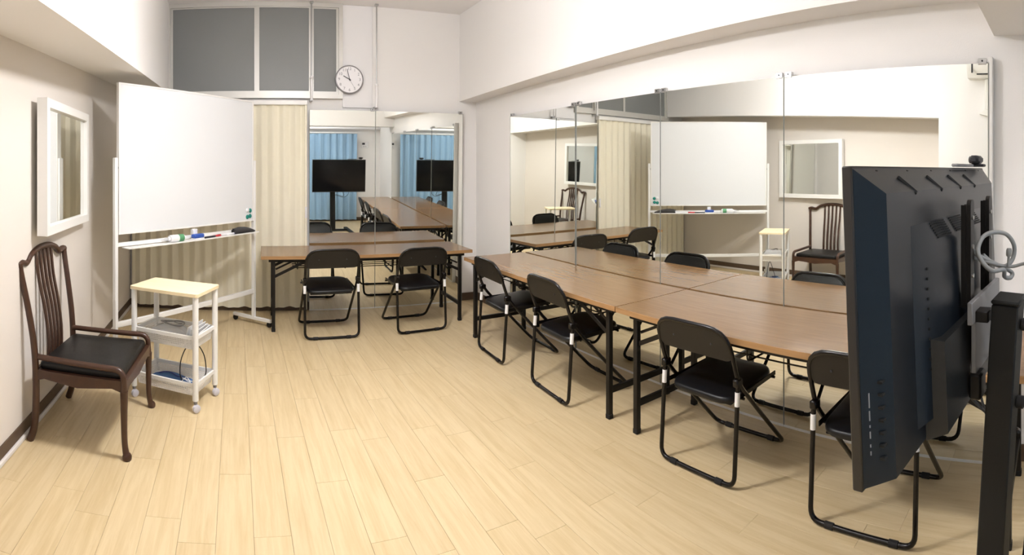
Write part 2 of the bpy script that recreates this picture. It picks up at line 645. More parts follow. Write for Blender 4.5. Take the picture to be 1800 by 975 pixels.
# white panel right of the window and the header of the folding curtain
pn = MB().box((WX1 + .032, -.016, 2.150), (1.452, 0, ZC - .002), 0.003)
o = struct('trim_2', pn, 'white_plastic', 'flat white board beside the high window', 'panel')
o.location = (0, YB, 0)
o.rotation_euler = (0, 0, RZB)

# ------------------------------------------------------------------ large fittings on the back wall
# accordion curtain
acc = thing('accordion_curtain', 'cream vinyl accordion curtain pleated behind the whiteboard', 'curtain', (0, YB, 0), RZB)
rows = []
X0, X1 = -1.12, 0.715
npl, per = 0, 0.118
n = int((X1 - X0) / per * 12)
for z in (0.045, 0.3, 0.9, 1.5, 2.165):
    r_ = []
    for i in range(n + 1):
        xx = X0 + (X1 - X0) * i / n
        ph = (xx - X0) / per * 2 * PI
        tri = math.asin(math.sin(ph) * 0.97) / 1.33
        yy = -0.052 + 0.016 * tri * (1.0 + 0.10 * math.sin(1.7 * ph + z))
        r_.append((xx, yy, z + (0.006 * math.sin(ph * 0.5 + 1) if z < .1 else 0)))
    rows.append(r_)
MB().grid(rows, (0, .003, 0)).build('pleated_sheet', 'accordion', acc, 35)
MB().box((X0, -.085, 2.165), (X1 + .03, -.012, 2.215), 0.004).build('top_rail', 'white_metal', acc)
MB().box((X1, -.080, 0.02), (X1 + .028, -.030, 2.165), 0.006).build('lead_post', 'accordion', acc)
MB().box((X1 + .004, -.094, 0.98), (X1 + .024, -.080, 1.10), 0.004).build('pull_handle', 'white_plastic', acc)

# two slim poles from the ceiling
for k, (xx, zb_, lab) in enumerate(((0.782, 2.215, 'thin white pole crossing the high window, with a knob'), (1.475, 2.150, 'thin white pole to the right of the clock'))):
    p = thing('ceiling_pole', lab, 'pole', (*bw(xx, .095), zb_), 0, 'slim poles above the far mirrors')
    MB().tube([(0, 0, .24), (0, 0, ZC - zb_ - .004)], .0075, 10).build('upper_rod', 'steel', p)
    MB().tube([(0, 0, 0), (0, 0, .25)], .0125, 12).build('lower_sleeve', 'white_plastic', p)
    MB().lathe([(.006, -.016), (.017, -.010), (.021, 0), (.017, .010), (.006, .016)], 14, Matrix.Translation((0, 0, .235))).build('knob', 'white_plastic', p)
    MB().box((-.018, -.018, ZC - zb_ - .02), (.018, .018, ZC - zb_)).build('ceiling_bracket', 'steel', p)
    MB().box((-.016, .006, -.004), (.016, .090, .012)).build('wall_bracket', 'steel', p)

# clock
clk = thing('wall_clock', 'round white wall clock with silver rim beside the high window', 'clock', (*bw(1.19, .060), 2.445), RZB)
Rk = 0.152
toY = Matrix.Rotation(PI / 2, 4, 'X')       # turned profile: +z of the lathe looks into the room (-y)
MB().lathe([(Rk - .012, -.036), (Rk, -.030), (Rk + .002, -.004), (Rk - .003, .008), (Rk - .010, .010), (Rk - .013, .004)], 48, toY).build('rim', 'clock_rim', clk)
MB().lathe([(Rk - .013, -.002), (Rk - .013, .0045)], 48, toY).build('dial', 'clock_face', clk)
MB().box((-.02, .030, -.02), (.02, .060, .02)).build('hanger', 'white_plastic', clk)


def text_mesh(body, size, material, name):
    cu = bpy.data.curves.new(name, 'FONT')
    cu.body = body
    cu.size = size
    cu.align_x = 'CENTER'
    cu.align_y = 'CENTER'
    cu.resolution_u = 3
    cu.extrude = 0.0006
    tmp = bpy.data.objects.new(name, cu)
    col.objects.link(tmp)
    bpy.context.view_layer.update()
    dg = bpy.context.evaluated_depsgraph_get()
    me = bpy.data.meshes.new_from_object(tmp.evaluated_get(dg))
    bpy.data.objects.remove(tmp)
    bpy.data.curves.remove(cu)
    me.materials.clear()
    me.materials.append(M[material])
    o_ = bpy.data.objects.new(name, me)
    col.objects.link(o_)
    return o_


for h in range(1, 13):
    a = math.radians(90 - 30 * h)
    t = text_mesh(str(h), 0.042, 'print_grey', 'numeral')
    t.parent = clk
    t.location = (0.112 * math.cos(a), -.0055, 0.112 * math.sin(a))
    t.rotation_euler = (PI / 2, 0, 0)


def hand(deg, l, w, name, m_, y):
    a = math.radians(90 - deg)
    d = Vector((math.cos(a), 0, math.sin(a)))
    MB().bar(Vector((0, y, 0)) - d * .018, Vector((0, y, 0)) + d * l, w, .002, (0, 1, 0)).build(name, m_, clk)


hand(299, 0.075, .0075, 'hour_hand', 'ink', -.008)
hand(346, 0.112, .0055, 'minute_hand', 'ink', -.011)
hand(150, 0.100, .0022, 'second_hand', 'print_grey', -.0135)
MB().lathe([(.007, .005), (.007, .016)], 12, toY).build('hub', 'ink', clk)


# mirrors -----------------------------------------------------------------
def mirror_panel(w, h, label, loc, rz, tilt, group, clips=2, lead=True):
    """Full-height mirror sheet: local x along the wall, -y out of the wall; loc is the foot of its left edge."""
    t = thing('wall_mirror', label, 'mirror', loc, rz, group)
    t.rotation_euler = (tilt, 0, rz)
    MB().box((0.002, -.005, 0.012), (w - .002, 0.0, h)).build('mirror_glass', 'mirror', t)
    MB().box((0.002, 0.0005, 0.012), (w - .002, 0.012, h)).build('backing_board', 'mirror_back', t)
    for xx in (0.0, w):
        MB().box((xx - .002, -.0065, 0.0), (xx + .002, .006, h + .001)).build('edge_strip', 'mirror_edge', t)
    MB().box((0, -.008, 0.0), (w, .012, .012)).build('bottom_channel', 'white_metal', t)
    for xx in ([0.03, w - .03] if clips == 2 else ([w - .03] if clips == 1 else [0.03])):
        c = MB().box((xx - .022, -.010, h - .006), (xx + .022, .016, h + .026), .002).build('top_clip', 'steel', t)
        MB().lathe([(.005, 0), (.005, .003)], 10, Matrix.Translation((xx, -.010, h + .012)) @ toY).build('screw', 'ink', c)
    return t


# far wall: two panels, leaning slightly forward
for (a, b, lab) in ((0.765, 1.468, 'left of the two far mirrors, between the cream curtain and the pole'),
                    (1.472, 2.470, 'right of the two far mirrors, near the room corner')):
    mirror_panel((b - a) / math.cos(RZB), 2.115, lab, (*bw(a, .030), 0.0), RZB - 0.004, 0.021, 'mirrors on the far wall', clips=1)

# long wall: four panels (local x runs towards the camera, so rz = -90 degrees)
XM = 2.625
seams = [4.556, 3.462, 2.503, 1.525, 0.361]
labs = ['farthest panel of the long mirror wall, beside the room corner', 'second mirror panel from the room corner on the long wall',
        'third mirror panel from the room corner, showing the whiteboard', 'nearest and widest mirror panel, ending behind the television']
for i in range(4):
    gap = 0.016 if i == 0 else 0.002
    mirror_panel(seams[i] - seams[i + 1] - gap, 2.02, labs[i], (XM, seams[i], 0.0), -PI / 2, 0, 'mirrors along the right wall', clips=2)
# battens that hold the long mirrors off the wall
for i, yy in enumerate((4.566, 3.454, 0.351)):
    b_ = MB().box((XM - .004, yy - .010, 0.0), (XR - .002, yy + .010, 2.055), .003).build('mirror_batten', 'white_metal')
    tag(b_, ['white upright batten at the far end of the long mirrors', 'white upright batten between the first and second long mirrors',
             'white upright batten at the near end of the long mirrors by the television'][i], 'batten', 'battens of the long mirrors')

# framed mirror on the left wall
fm = thing('framed_mirror', 'square mirror in a deep white frame on the beige wall', 'mirror', (XL + .020, 3.27, 1.500), PI / 2 + math.radians(2.2))
# local x runs away from the camera (+Y) after the turn, -y points into the room
FW, FH, FD, FB = 0.98, 0.79, 0.062, 0.052


def frame_ring(w, h, b, d0, d1, name, m_, par):
    return MB().ring(-w / 2, -h / 2, w / 2, h / 2, b, d0, d1).build(name, m_, par)


frame_ring(FW, FH, FB, -FD, .000, 'frame', 'white_metal', fm)
MB().box((-FW / 2 + FB, -FD + .026, -FH / 2 + FB), (FW / 2 - FB, -FD + .030, FH / 2 - FB)).build('mirror_glass', 'mirror', fm)

# ------------------------------------------------------------------ pendant light and added rear fill (above the frame)
def lamp_light(e):
    return emissive('lit_diffuser', (253, 251, 252), e)


(cx_, cy_, cz_), r, e = MAIN_LIGHT
t = thing('pendant_light', 'drum pendant light hanging over the middle of the room', 'light', (cx_, cy_, ZC))
MB().lathe([(.055, 0), (.055, -.012), (.030, -.030)], 24).build('ceiling_cap', 'white_plastic', t)
MB().tube([(0, 0, -.030), (0, 0, cz_ + .075 - ZC)], .004, 8).build('cord', 'white_cable', t)
MB().lathe([(.020, .075), (.034, .060), (.034, .046)], 20, Matrix.Translation((0, 0, cz_ - ZC))).build('holder', 'white_plastic', t)
MB().lathe([(r * .75, .045), (r, .030), (r, -.030), (r * .75, -.045)], 40, Matrix.Translation((0, 0, cz_ - ZC))).build('diffuser', lamp_light(e), t)
(cx_, cy_, cz_), r, e = REAR_FILL  # unseen fill lamp, added only to lift the rear half
t = thing('rear_fill_light', 'added round fill light over the rear of the room', 'light', (cx_, cy_, ZC))
MB().lathe([(r, 0), (r, -.03)], 40).build('base', 'white_plastic', t)
MB().lathe([(r - .012, -.031), (r - .014, -.06), (r - .05, -.085), (r * .5, -.098), (.02, -.102)], 40).build('diffuser', lamp_light(e), t)


# ------------------------------------------------------------------ folding tables
def folding_table(length, depth, zt, label, loc, rz):
    """Local x along the length, y = 0 at the front edge, +y to the rear."""
    t = thing('folding_table', label, 'table', loc, rz, 'brown folding tables')
    th = .030
    MB().box((-length / 2 + .002, .002, zt - th + .002), (length / 2 - .002, depth - .002, zt), .0015).build('table_top', 'table', t)
    MB().ring(-length / 2, 0, length / 2, depth, .0035, zt - th, zt - .001, 'xy').build('edge_band', 'table_edge', t)
    zu = zt - th
    for yy in (.055, depth - .055):
        MB().box((-length / 2 + .07, yy - .012, zu - .030), (length / 2 - .07, yy + .012, zu), .002).build('rail', 'black_leg', t)
    for s in (-1, 1):
        xl = s * (length / 2 - .115)
        for yy in (.060, depth - .060):
            lg = MB().box((xl - .016, yy - .016, .020), (xl + .016, yy + .016, zu - .005), .003).build('leg', 'black_leg', t)
            MB().box((xl - .018, yy - .018, 0), (xl + .018, yy + .018, .030), .004).build('foot_cap', 'rubber', lg)
            # folding brace
            MB().bar((xl, yy, zu - .17), (xl - s * .30, yy, zu - .025), .008, .026, (0, 0, 1), .001).build('brace', 'black_leg', t)
            MB().bar((xl - s * .02, yy + .012, zu - .10), (xl - s * .17, yy + .012, zu - .03), .005, .016).build('brace_link', 'black_leg', t)
        MB().box((xl - .011, .060, .150), (xl + .011, depth - .060, .185), .002).build('crossbar', 'black_leg', t)
        MB().box((xl - .011, .060, zu - .045), (xl + .011, depth - .060, zu - .012), .002).build('crossbar', 'black_leg', t)
    # wire shelf
    for yy in (.17, .27, .37, .47):
        if yy < depth - .1:
            MB().tube([(-length / 2 + .30, yy, zu - .105), (length / 2 - .30, yy, zu - .105)], .0045, 6).build('shelf_rod', 'black_metal', t)
    for k in range(4):
        xx = -length / 2 + .34 + (length - .68) * k / 3
        MB().tube(fillet([(xx, .10, zu - .002), (xx, .10, zu - .110), (xx, depth - .10, zu - .110), (xx, depth - .10, zu - .002)], .03, 3), .005, 6).build('shelf_hanger', 'black_metal', t)
    return t


ZT = 0.70
xc = 1.235
folding_table(2.03, 0.66, ZT, 'brown folding table by the far mirrors, next to the whiteboard', (xc, 4.745 - AL * xc + .02, 0), RZB)
folding_table(2.03, 0.62, ZT, 'brown folding table along the long mirrors, nearer the room corner', (1.985, 3.275, 0), -PI / 2)
folding_table(2.16, 0.62, ZT, 'brown folding table along the long mirrors, nearer the television', (1.985, 1.172, 0), -PI / 2)


# ------------------------------------------------------------------ folding chairs
def make_folding_chair():
    """Local: +y is the way the sitter faces, origin on the floor in the middle."""
    t = thing('folding_chair', 'black folding chair', 'chair')
    W = .232
    r = .0115
    yt, yj, yf = -.285, -.195, .265
    zt = .775
    # back hoop running down into the front legs and the front floor rail
    side = lambda s: [(s * W, yj, .500), (s * W, .02, .270), (s * W, yf, .014)]
    hoop = [(-W, yf, .014)] + side(-1)[::-1][1:] + [(-W, yt - .004, zt), (W, yt - .004, zt)] + side(1)[:-1] + [(W, yf, .014)]
    pts = [Vector(p) for p in hoop]
    out = []
    for i, p in enumerate(pts):
        if i in (3, 4):
            out.append(('arch', p))
        else:
            out.append(('soft', p))
    path = []
    N = len(pts)
    for i in range(N):
        kind, b = out[i]
        a, c = pts[(i - 1) % N], pts[(i + 1) % N]
        rad = {'arch': .125, 'soft': .07}[kind]
        if i in (0, N - 1):
            rad = .055
        u, v = a - b, c - b
        k = min(rad, u.length * .47, v.length * .47)
        for j in range(6):
            tt = j / 5
            path.append((b + u.normalized() * k) * (1 - tt) ** 2 + b * 2 * tt * (1 - tt) + (b + v.normalized() * k) * tt ** 2)
    MB().tube(path, r, 10, closed=True).build('back_frame', 'black_metal', t, 60)
    # rear legs and rear floor rail
    yr = -.235
    WR = W + .004
    rear = [(-WR + .0, yj - .008, .505), (-WR, yr, .014), (WR, yr, .014), (WR, yj - .008, .505)]
    MB().tube(fillet(rear, .055, 6), r, 10).build('rear_leg_frame', 'black_metal', t, 60)
    for s in (-1, 1):
        MB().box((s * W - .016, yj - .030, .485), (s * W + .016, yj + .022, .525), .006).build('pivot_bracket', 'black_metal', t)
        k0, k1 = .395, .462
        f = lambda z: yr + (yj - .008 - yr) * (z - .014) / (.505 - .014)
        MB().tube([(s * WR, f(k0), k0), (s * WR, f(k1), k1)], r + .0012, 12).build('sticker', 'white_plastic', t)
        for yy in (yf, yr):
            MB().tube([(s * .165, yy, .0145), (s * .125, yy, .0145)], .0145, 10).build('rubber_foot', 'rubber', t)
    # seat
    st = pillow(.412, .430, .032, .085, .015, .008).build('seat', 'vinyl', t, 50, (0, .000, .402), (math.radians(5), 0, 0))
    MB().box((-.185, -.190, -.010), (.185, .190, .002), .004).build('seat_pan', 'black_metal', st)
    for yy, zz in ((-.135, .402), (.165, .410)):
        MB().tube([(-W + .004, yy, zz), (W - .004, yy, zz)], .008, 8).build('seat_bar', 'black_metal', t)
    for s in (-1, 1):
        MB().bar((s * (W - .016), -.19, .415), (s * (W - .016), .19, .425), .006, .022).build('seat_link', 'black_metal', t)
    # backrest: rear steel shell and front pad, both follow the hoop
    ang = math.atan2(.09, .28)
    z0, z1 = .612, .766

    def pad(w, zlo, zhi, rtop, y0, y1, bow):
        prof = []
        for cx, cz, a0 in ((w / 2 - rtop, zhi - rtop, 0), (-w / 2 + rtop, zhi - rtop, 90)):
            for j in range(8):
                a = math.radians(a0 + 90 * j / 7)
                prof.append((cx + rtop * math.cos(a), cz + rtop * math.sin(a)))
        rb = .03
        for cx, cz, a0 in ((-w / 2 + rb, zlo + rb, 180), (w / 2 - rb, zlo + rb, 270)):
            for j in range(4):
                a = math.radians(a0 + 90 * j / 3)
                prof.append((cx + rb * math.cos(a), cz + rb * math.sin(a)))
        # fan with inner rings so the panel can be dished
        rings = []
        for s, yy in ((1.0, y0), (1.0, y1)):
            rings.append([(x_, yy, z_) for x_, z_ in prof])
        cz_ = (zlo + zhi) / 2
        for s in (.93, .75, .45):
            rings.append([(x_ * s, y1 + bow * (1 - s ** 2), cz_ + (z_ - cz_) * s) for x_, z_ in prof])
        k = len(prof)
        mb = MB()
        vs_ = [p for q in rings for p in q]
        fs_ = [tuple(range(k))]
        for i in range(len(rings) - 1):
            for j in range(k):
                l = (j + 1) % k
                fs_.append((i * k + j, (i + 1) * k + j, (i + 1) * k + l, i * k + l))
        fs_.append(tuple((len(rings) - 1) * k + j for j in range(k))[::-1])
        lean = []
        for x_, y_, z_ in vs_:
            yy = yt - .004 + (.775 - z_) * .342 + y_ + .004
            lean.append((x_, yy, z_))
        mb.add(lean, fs_)
        return mb
    br = pad(.448, z0, z1 + .001, .100, -.010, .004, .006).build('backrest_shell', 'back_shell', t, 40)
    pad(.438, z0 + .004, z1 - .003, .096, .0045, .018, .010).build('backrest_pad', 'vinyl', br, 50)
    for s in (-1, 1):
        MB().lathe([(.006, 0), (.006, .003)], 10, Matrix.Translation((s * .12, yt + .019, .690)) @ toY).build('rivet', 'ink', br)
    return t


proto = make_folding_chair()
spots = [   # rear-rail middle and heading; loc is worked out from the rear rail
    ((0.835, 4.520), 0.00, 1.02, 'black folding chair at the far table, nearer the whiteboard'),
    ((1.665, 4.500), 0.03, 1.00, 'black folding chair at the far table, nearer the room corner'),
    ((1.945, 3.700), -PI / 2 - 0.05, 1.00, 'black folding chair at the long tables, nearest the room corner'),
    ((1.945, 2.870), -PI / 2 - 0.06, 1.00, 'black folding chair at the long tables, second from the room corner'),
    ((1.965, 1.640), -PI / 2 + 0.02, 0.965, 'black folding chair at the long tables, just past the paired table legs'),
    ((1.958, 0.785), -PI / 2 - 0.01, 0.965, 'black folding chair half hidden behind the television'),
]
for i, ((x, y), rz, s, lab) in enumerate(spots):
    c = proto if i == 0 else copy_tree(proto)
    off = Matrix.Rotation(rz, 3, 'Z') @ Vector((0, .235 * s, 0))
    c.location = (x + off.x, y + off.y, 0)
    c.rotation_euler = (0, 0, rz)
    c.scale = (s, s, s)
    c['label'] = lab
    c['group'] = 'black folding chairs'

# ------------------------------------------------------------------ whiteboard on its stand
BR_, BLft = Vector((0.165, 5.06, 0)), Vector((-0.90, 3.83, 0))
bd = BR_ - BLft
BWID = bd.length
brz = math.atan2(bd.y, bd.x)
wbd = thing('whiteboard', 'large mobile whiteboard on white steel stand with pen tray', 'whiteboard', tuple((BR_ + BLft) / 2), brz)
hw = BWID / 2
zb0, zb1 = .998, 2.142
MB().box((-hw + .035, -.012, zb0 + .010), (hw - .035, .010, zb1 - .010)).build('writing_surface', 'board', wbd)
MB().ring(-hw + .020, zb0, hw - .020, zb1, (.016, .012), -.016, .014).build('board_frame', 'white_metal', wbd)
for s in (-1, 1):
    MB().box((s * hw - .015, -.018, .055), (s * hw + .015, .018, 1.575), .004).build('post', 'white_metal', wbd)
    ft = MB().box((s * hw - .016, -.215, .045), (s * hw + .016, .255, .075), .004).build('foot', 'white_metal', wbd)
    for yy in (-.190, .230):
        cs = MB().lathe([(.022, -.011), (.0265, -.008), (.0265, .008), (.022, .011)], 18, Matrix.Translation((s * hw, yy, .0265)) @ Matrix.Rotation(PI / 2, 4, 'Y')).build('caster', 'rubber', ft)
    MB().tube([(s * (hw - .040), 0, 1.50), (s * (hw + .012), 0, 1.50)], .012, 12).build('pivot_knob', 'ink', wbd)
MB().box((-hw + .015, -.014, .300), (hw - .015, .014, .340), .003).build('crossbar', 'white_metal', wbd)
MB().box((-hw + .015, -.014, .905), (hw - .015, .014, .935), .003).build('crossbar', 'white_metal', wbd)
tr = MB().prism([(-.108, .907), (-.108, .896), (-.014, .896), (-.014, .902), (-.104, .902), (-.104, .907)], -hw + .050, hw - .050, 'yz')
tr.build('pen_tray', 'white_metal', wbd)
lt = MB().box((-.025, -.030, .935), (.025, .012, .985), .005).build('board_latch', 'white_plastic', wbd)


def on_board(u, y, z):
    """A point given in the whiteboard's own frame."""
    return tuple((Matrix.Translation((BR_ + BLft) / 2) @ Matrix.Rotation(brz, 4, 'Z')) @ Vector((u, y, z)))


# magnets
for k, (u, z, m_, lab) in enumerate(((hw - .070, 1.098, 'teal', 'upper teal magnet on the whiteboard corner'), (hw - .108, 1.102, 'white_plastic', 'white magnet on the whiteboard corner'),
                                     (hw - .072, 1.046, 'teal', 'lower right teal magnet on the whiteboard'), (hw - .112, 1.040, 'teal', 'lower left teal magnet on the whiteboard'))):
    t = thing('board_magnet', lab, 'magnet', on_board(u, -.0125, z), brz, 'round magnets on the whiteboard')
    MB().lathe([(.021, 0), (.021, .004), (.017, .006)], 18, toY).build('rim', m_, t)
    MB().lathe([(.013, .0061), (.015, .011), (.010, .013)], 16, toY).build('grip', m_, t)

# things on the tray
TZ = .9022
al = lambda deg: brz + math.radians(deg)


def lying(mb_list, name, label, cat, u, y, z, rz, group=None):
    t = thing(name, label, cat, on_board(u, y, z), rz, group)
    for nm, mb, m_ in mb_list:
        mb.build(nm, m_, t)
    return t


toX = Matrix.Rotation(PI / 2, 4, 'Y')
B_ = Matrix.Translation((0, 0, .030)) @ toX
lying([('body', MB().lathe([(.026, -.085), (.029, -.080), (.029, .055), (.022, .068)], 20, B_), 'white_plastic'),
       ('label_sleeve', MB().lathe([(.0296, .0), (.0296, .052)], 20, B_), 'green'),
       ('text_label', MB().lathe([(.0294, -.070), (.0294, -.003)], 20, B_), 'paper'),
       ('neck', MB().lathe([(.014, -.105), (.018, -.086)], 14, B_), 'white_plastic'),
       ('nozzle', MB().lathe([(.004, -.175), (.007, -.150), (.012, -.130), (.014, -.106)], 14, B_), 'film')],
      'spray_bottle', 'white and green cleaner bottle lying on the whiteboard tray', 'bottle', -.235, -.060, TZ, al(-2))
lying([('handle', MB().box((-.060, -.026, .012), (.060, .026, .044), .008), 'blue'), ('felt_pad', MB().box((-.058, -.025, 0), (.058, .025, .0115), .002), 'paper')],
      'board_eraser', 'blue and white whiteboard eraser on the tray', 'eraser', -.005, -.060, TZ, al(3))


def marker(label, u, y, deg, m_, cap):
    C = Matrix.Translation((0, 0, .009)) @ toX
    return lying([('barrel', MB().lathe([(.0075, -.070), (.009, -.066), (.009, .030)], 14, C), m_), ('cap', MB().lathe([(.0093, .0305), (.0093, .066), (.006, .070)], 14, C), cap)],
                 'marker_pen', label, 'marker', u, y, TZ, al(deg), 'markers on the whiteboard tray')


marker('black marker beside the blue eraser on the tray', .125, -.080, 4, 'ink', 'ink')
marker('red-capped marker on the whiteboard tray', .215, -.065, 8, 'red', 'red')
marker('white marker with a dark cap on the tray', .315, -.050, 183, 'white_plastic', 'ink')
marker('white marker with a navy cap on the tray', .425, -.060, 3, 'white_plastic', 'navy')
pouch = thing('felt_pouch', 'dark grey soft pouch at the right end of the tray', 'pouch', on_board(.60, -.060, TZ), al(-3))
pr = []
for i in range(9):
    u = -1 + i / 4
    ww = (.026, .030, .034, .035, .034, .033, .029, .022, .012)[i]
    hh = (.034, .040, .044, .042, .040, .036, .030, .022, .012)[i]
    pr.append([(u * .140, ww * 1.15 * math.cos(a) + .003 * math.sin(3 * u), hh * .7 + hh * .7 * math.sin(a)) for a in [2 * PI * k / 12 for k in range(13)]])
pm = MB().grid(pr)
pm.f.append(tuple(range(12)))
pm.f.append(tuple(8 * 13 + k for k in range(12))[::-1])
pm.build('body', 'felt', pouch, 60)
MB().tube([(-.138, 0, .026), (-.154, .004, .040), (-.140, .008, .050)], .003, 6).build('loop', 'ink', pouch)

# ------------------------------------------------------------------ wooden chair by the left wall
wc = thing('wooden_armchair', 'dark wooden chair with slatted back and black seat cushion', 'chair', (-0.815, 2.945, 0), math.radians(-92.5))
# local: +y faces the sitter's front (into the room), x across
hwid, dfr, dbk = .300, .255, -.255


def curved_leg(pts, r0, name):
    MB().tube(smooth(pts, 5), r0, 10).build(name, 'dark_wood', wc, 60)


for s in (-1, 1):
    n_ = 5 * 4 + 1
    fpts = [(s * hwid, dfr, .345), (s * hwid, dfr, .20), (s * (hwid - .002), dfr + .002, .09), (s * (hwid + .002), dfr + .010, .035), (s * (hwid + .010), dfr + .022, .002)]
    lg = MB().tube(smooth(fpts, 5), [.021 - .005 * math.sin(PI * i / 20) for i in range(21)], 10).build('front_leg', 'dark_wood', wc, 60)
    MB().lathe([(.020, .0), (.024, .006), (.024, .022), (.018, .032)], 14, Matrix.Translation((s * (hwid + .008), dfr + .018, 0))).build('foot', 'dark_wood', lg)
    # rear post runs from the floor to the crest, bent back above the seat
    rp = [(s * .295, dbk - .022, .002), (s * .293, dbk + .002, .08), (s * .292, dbk + .012, .22), (s * .293, dbk + .010, .40),
          (s * .300, dbk - .002, .56), (s * .312, dbk - .030, .74), (s * .324, dbk - .056, .88), (s * .332, dbk - .070, .968)]
    MB().tube(smooth(rp, 5), [.021 - .004 * i / 35 for i in range(36)], 10).build('back_post', 'dark_wood', wc, 60)
    # low arm rail
    ar = fillet([(s * .288, dbk + .010, .462), (s * hwid, dfr - .005, .452), (s * hwid, dfr, .345)], .055, 6)
    MB().tube(ar, .0165, 10).build('arm_rail', 'dark_wood', wc, 60)
    ap = [(-.26, .395), (-.26, .330), (-.19, .352), (-.11, .343), (0, .330), (.11, .343), (.19, .352), (.26, .330), (.26, .395)]
    MB().prism([(y_, z_) for y_, z_ in ap], s * .292 - .011, s * .292 + .011, 'yz').build('side_apron', 'dark_wood', wc)
fa = [(-.295, .395), (-.295, .322), (-.22, .345), (-.12, .338), (0, .325), (.12, .338), (.22, .345), (.295, .322), (.295, .395)]
MB().prism(fa, dfr - .011, dfr + .011, 'xz').build('front_apron', 'dark_wood', wc)
MB().box((-.285, dbk, .335), (.285, dbk + .022, .395), .003).build('rear_apron', 'dark_wood', wc)
MB().box((-.288, dbk + .020, .370), (.288, dfr - .012, .392), .003).build('seat_board', 'dark_wood', wc)
pillow(.545, .475, .040, .020, .016, .012).build('seat_cushion', 'cushion', wc, 50, (0, .005, .393))
crest = [(-.352, dbk - .070, .962), (-.305, dbk - .070, .970), (-.245, dbk - .071, .960), (-.185, dbk - .072, .996), (-.09, dbk - .074, 1.020), (0, dbk - .075, 1.025),
         (.09, dbk - .074, 1.020), (.185, dbk - .072, .996), (.245, dbk - .071, .960), (.305, dbk - .070, .970), (.352, dbk - .070, .962)]
MB().tube(smooth(crest, 4), [.016] + [.019] * 39 + [.016], 10).build('crest_rail', 'dark_wood', wc, 60)
for k in range(5):
    xx = -.104 + .052 * k
    zt_ = 1.012 - .12 * abs(xx) ** 1.3
    sl = [(xx, dbk + .004, .375), (xx * .98, dbk + .004, .52), (xx, dbk - .018, .68), (xx * 1.04, dbk - .052, .84), (xx * 1.08, dbk - .072, zt_)]
    p_ = smooth(sl, 4)
    sec = [[(q.x - .011, q.y - .006, q.z), (q.x + .011, q.y - .006, q.z), (q.x + .011, q.y + .006, q.z), (q.x - .011, q.y + .006, q.z)] for q in p_]
    nn = len(sec)
    MB().add([v_ for r_ in sec for v_ in r_], [(4 * i + j, 4 * i + (j + 1) % 4, 4 * i + 4 + (j + 1) % 4, 4 * i + 4 + j) for i in range(nn - 1) for j in range(4)]
             + [(3, 2, 1, 0), tuple(4 * nn - 4 + j for j in range(4))]).build('back_slat', 'dark_wood', wc)

# ------------------------------------------------------------------ white trolley
trz = math.radians(-23)
TR = Vector((-0.405, 3.42, 0))
tl_ = thing('trolley', 'white three-tier trolley with pale wood top and pierced baskets', 'trolley', tuple(TR), trz)
tw, td, tz = .500, .325, .725


def board_outline(w, d, z0, z1, r, name, m_, par):
    return MB().prism(rrect(w, d, r, 5), z0, z1, 'xy').build(name, m_, par, 30)


board_outline(tw, td, tz - .020, tz, .018, 'top_board', 'pale_wood', tl_)
for sx in (-1, 1):
    for sy in (-1, 1):
        px_, py_ = sx * (tw / 2 - .024), sy * (td / 2 - .024)
        lg = MB().tube([(px_, py_, .070), (px_, py_, tz - .021)], .0190, 14).build('leg', 'white_metal', tl_, 60)
        MB().lathe([(.019, -.012), (.0245, -.009), (.0245, .009), (.019, .012)], 20, Matrix.Translation((px_ + .010, py_ - .006, .0248)) @ Matrix.Rotation(PI / 2, 4, 'Y') @ Matrix.Rotation(.5, 4, 'X')).build('caster', 'caster', lg)
        MB().tube([(px_, py_, .050), (px_, py_, .071)], .012, 10).build('caster_stem', 'grey_plastic', lg)
for (zr, zbt) in ((.452, .372), (.162, .088)):
    bk = MB()
    a, b = tw / 2 - .034, td / 2 - .030
    t_ = .0015
    a2, b2 = a - .012, b - .012
    ring = lambda aa, bb_, z: [(-aa, -bb_, z), (aa, -bb_, z), (aa, bb_, z), (-aa, bb_, z)]
    top, bot = ring(a, b, zr - .012), ring(a2, b2, zbt)
    vs_ = top + bot
    bk.add(vs_, [(0, 1, 5, 4), (1, 2, 6, 5), (2, 3, 7, 6), (3, 0, 4, 7), (4, 5, 6, 7)])
    basket = bk.build('basket', 'perforated', tl_)
    MB().ring(-a - .013, -b - .011, a + .013, b + .011, .014, zr - .015, zr + .007, 'xy').build('rim', 'white_metal', basket)


def in_trolley(x_, y_, z_):
    return tuple((Matrix.Translation(TR) @ Matrix.Rotation(trz, 4, 'Z')) @ Vector((x_, y_, z_)))


# upper basket: bagged packet, coil and papers
pk = thing('plastic_packet', 'clear plastic packet in the upper trolley basket', 'packet', in_trolley(-.035, -.005, .374), trz + .12)
rg = []
for i in range(9):
    u = -1 + i / 4
    r_ = []
    for j in range(9):
        v = -1 + j / 4
        h_ = .078 * (1 - u ** 4) * (1 - v ** 4) + .010 * math.sin(5 * u + 2) * math.cos(6 * v) + .012
        r_.append((u * .145, v * .085, h_))
    rg.append(r_)
MB().grid(rg, (0, 0, -.006)).build('film', 'film', pk, 80)
MB().box((-.115, -.062, .004), (.115, .062, .062), .018).build('contents', 'white_plastic', pk)
cc = thing('cable_ring', 'grey oval cable ring lying on the plastic packet', 'cable', in_trolley(-.02, .01, .474), trz)
MB().tube([(.085 * math.cos(2 * PI * k / 28), .040 * math.sin(2 * PI * k / 28), .006 * math.sin(4 * PI * k / 28) + .004) for k in range(28)], .0055, 8, closed=True).build('loop', 'grey_plastic', cc, 60)
MB().tube(smooth([(-.06, .0, .006), (-.01, .012, .010), (.03, -.006, .008), (.07, .004, .006)], 5), .003, 6).build('cord', 'grey_plastic', cc)
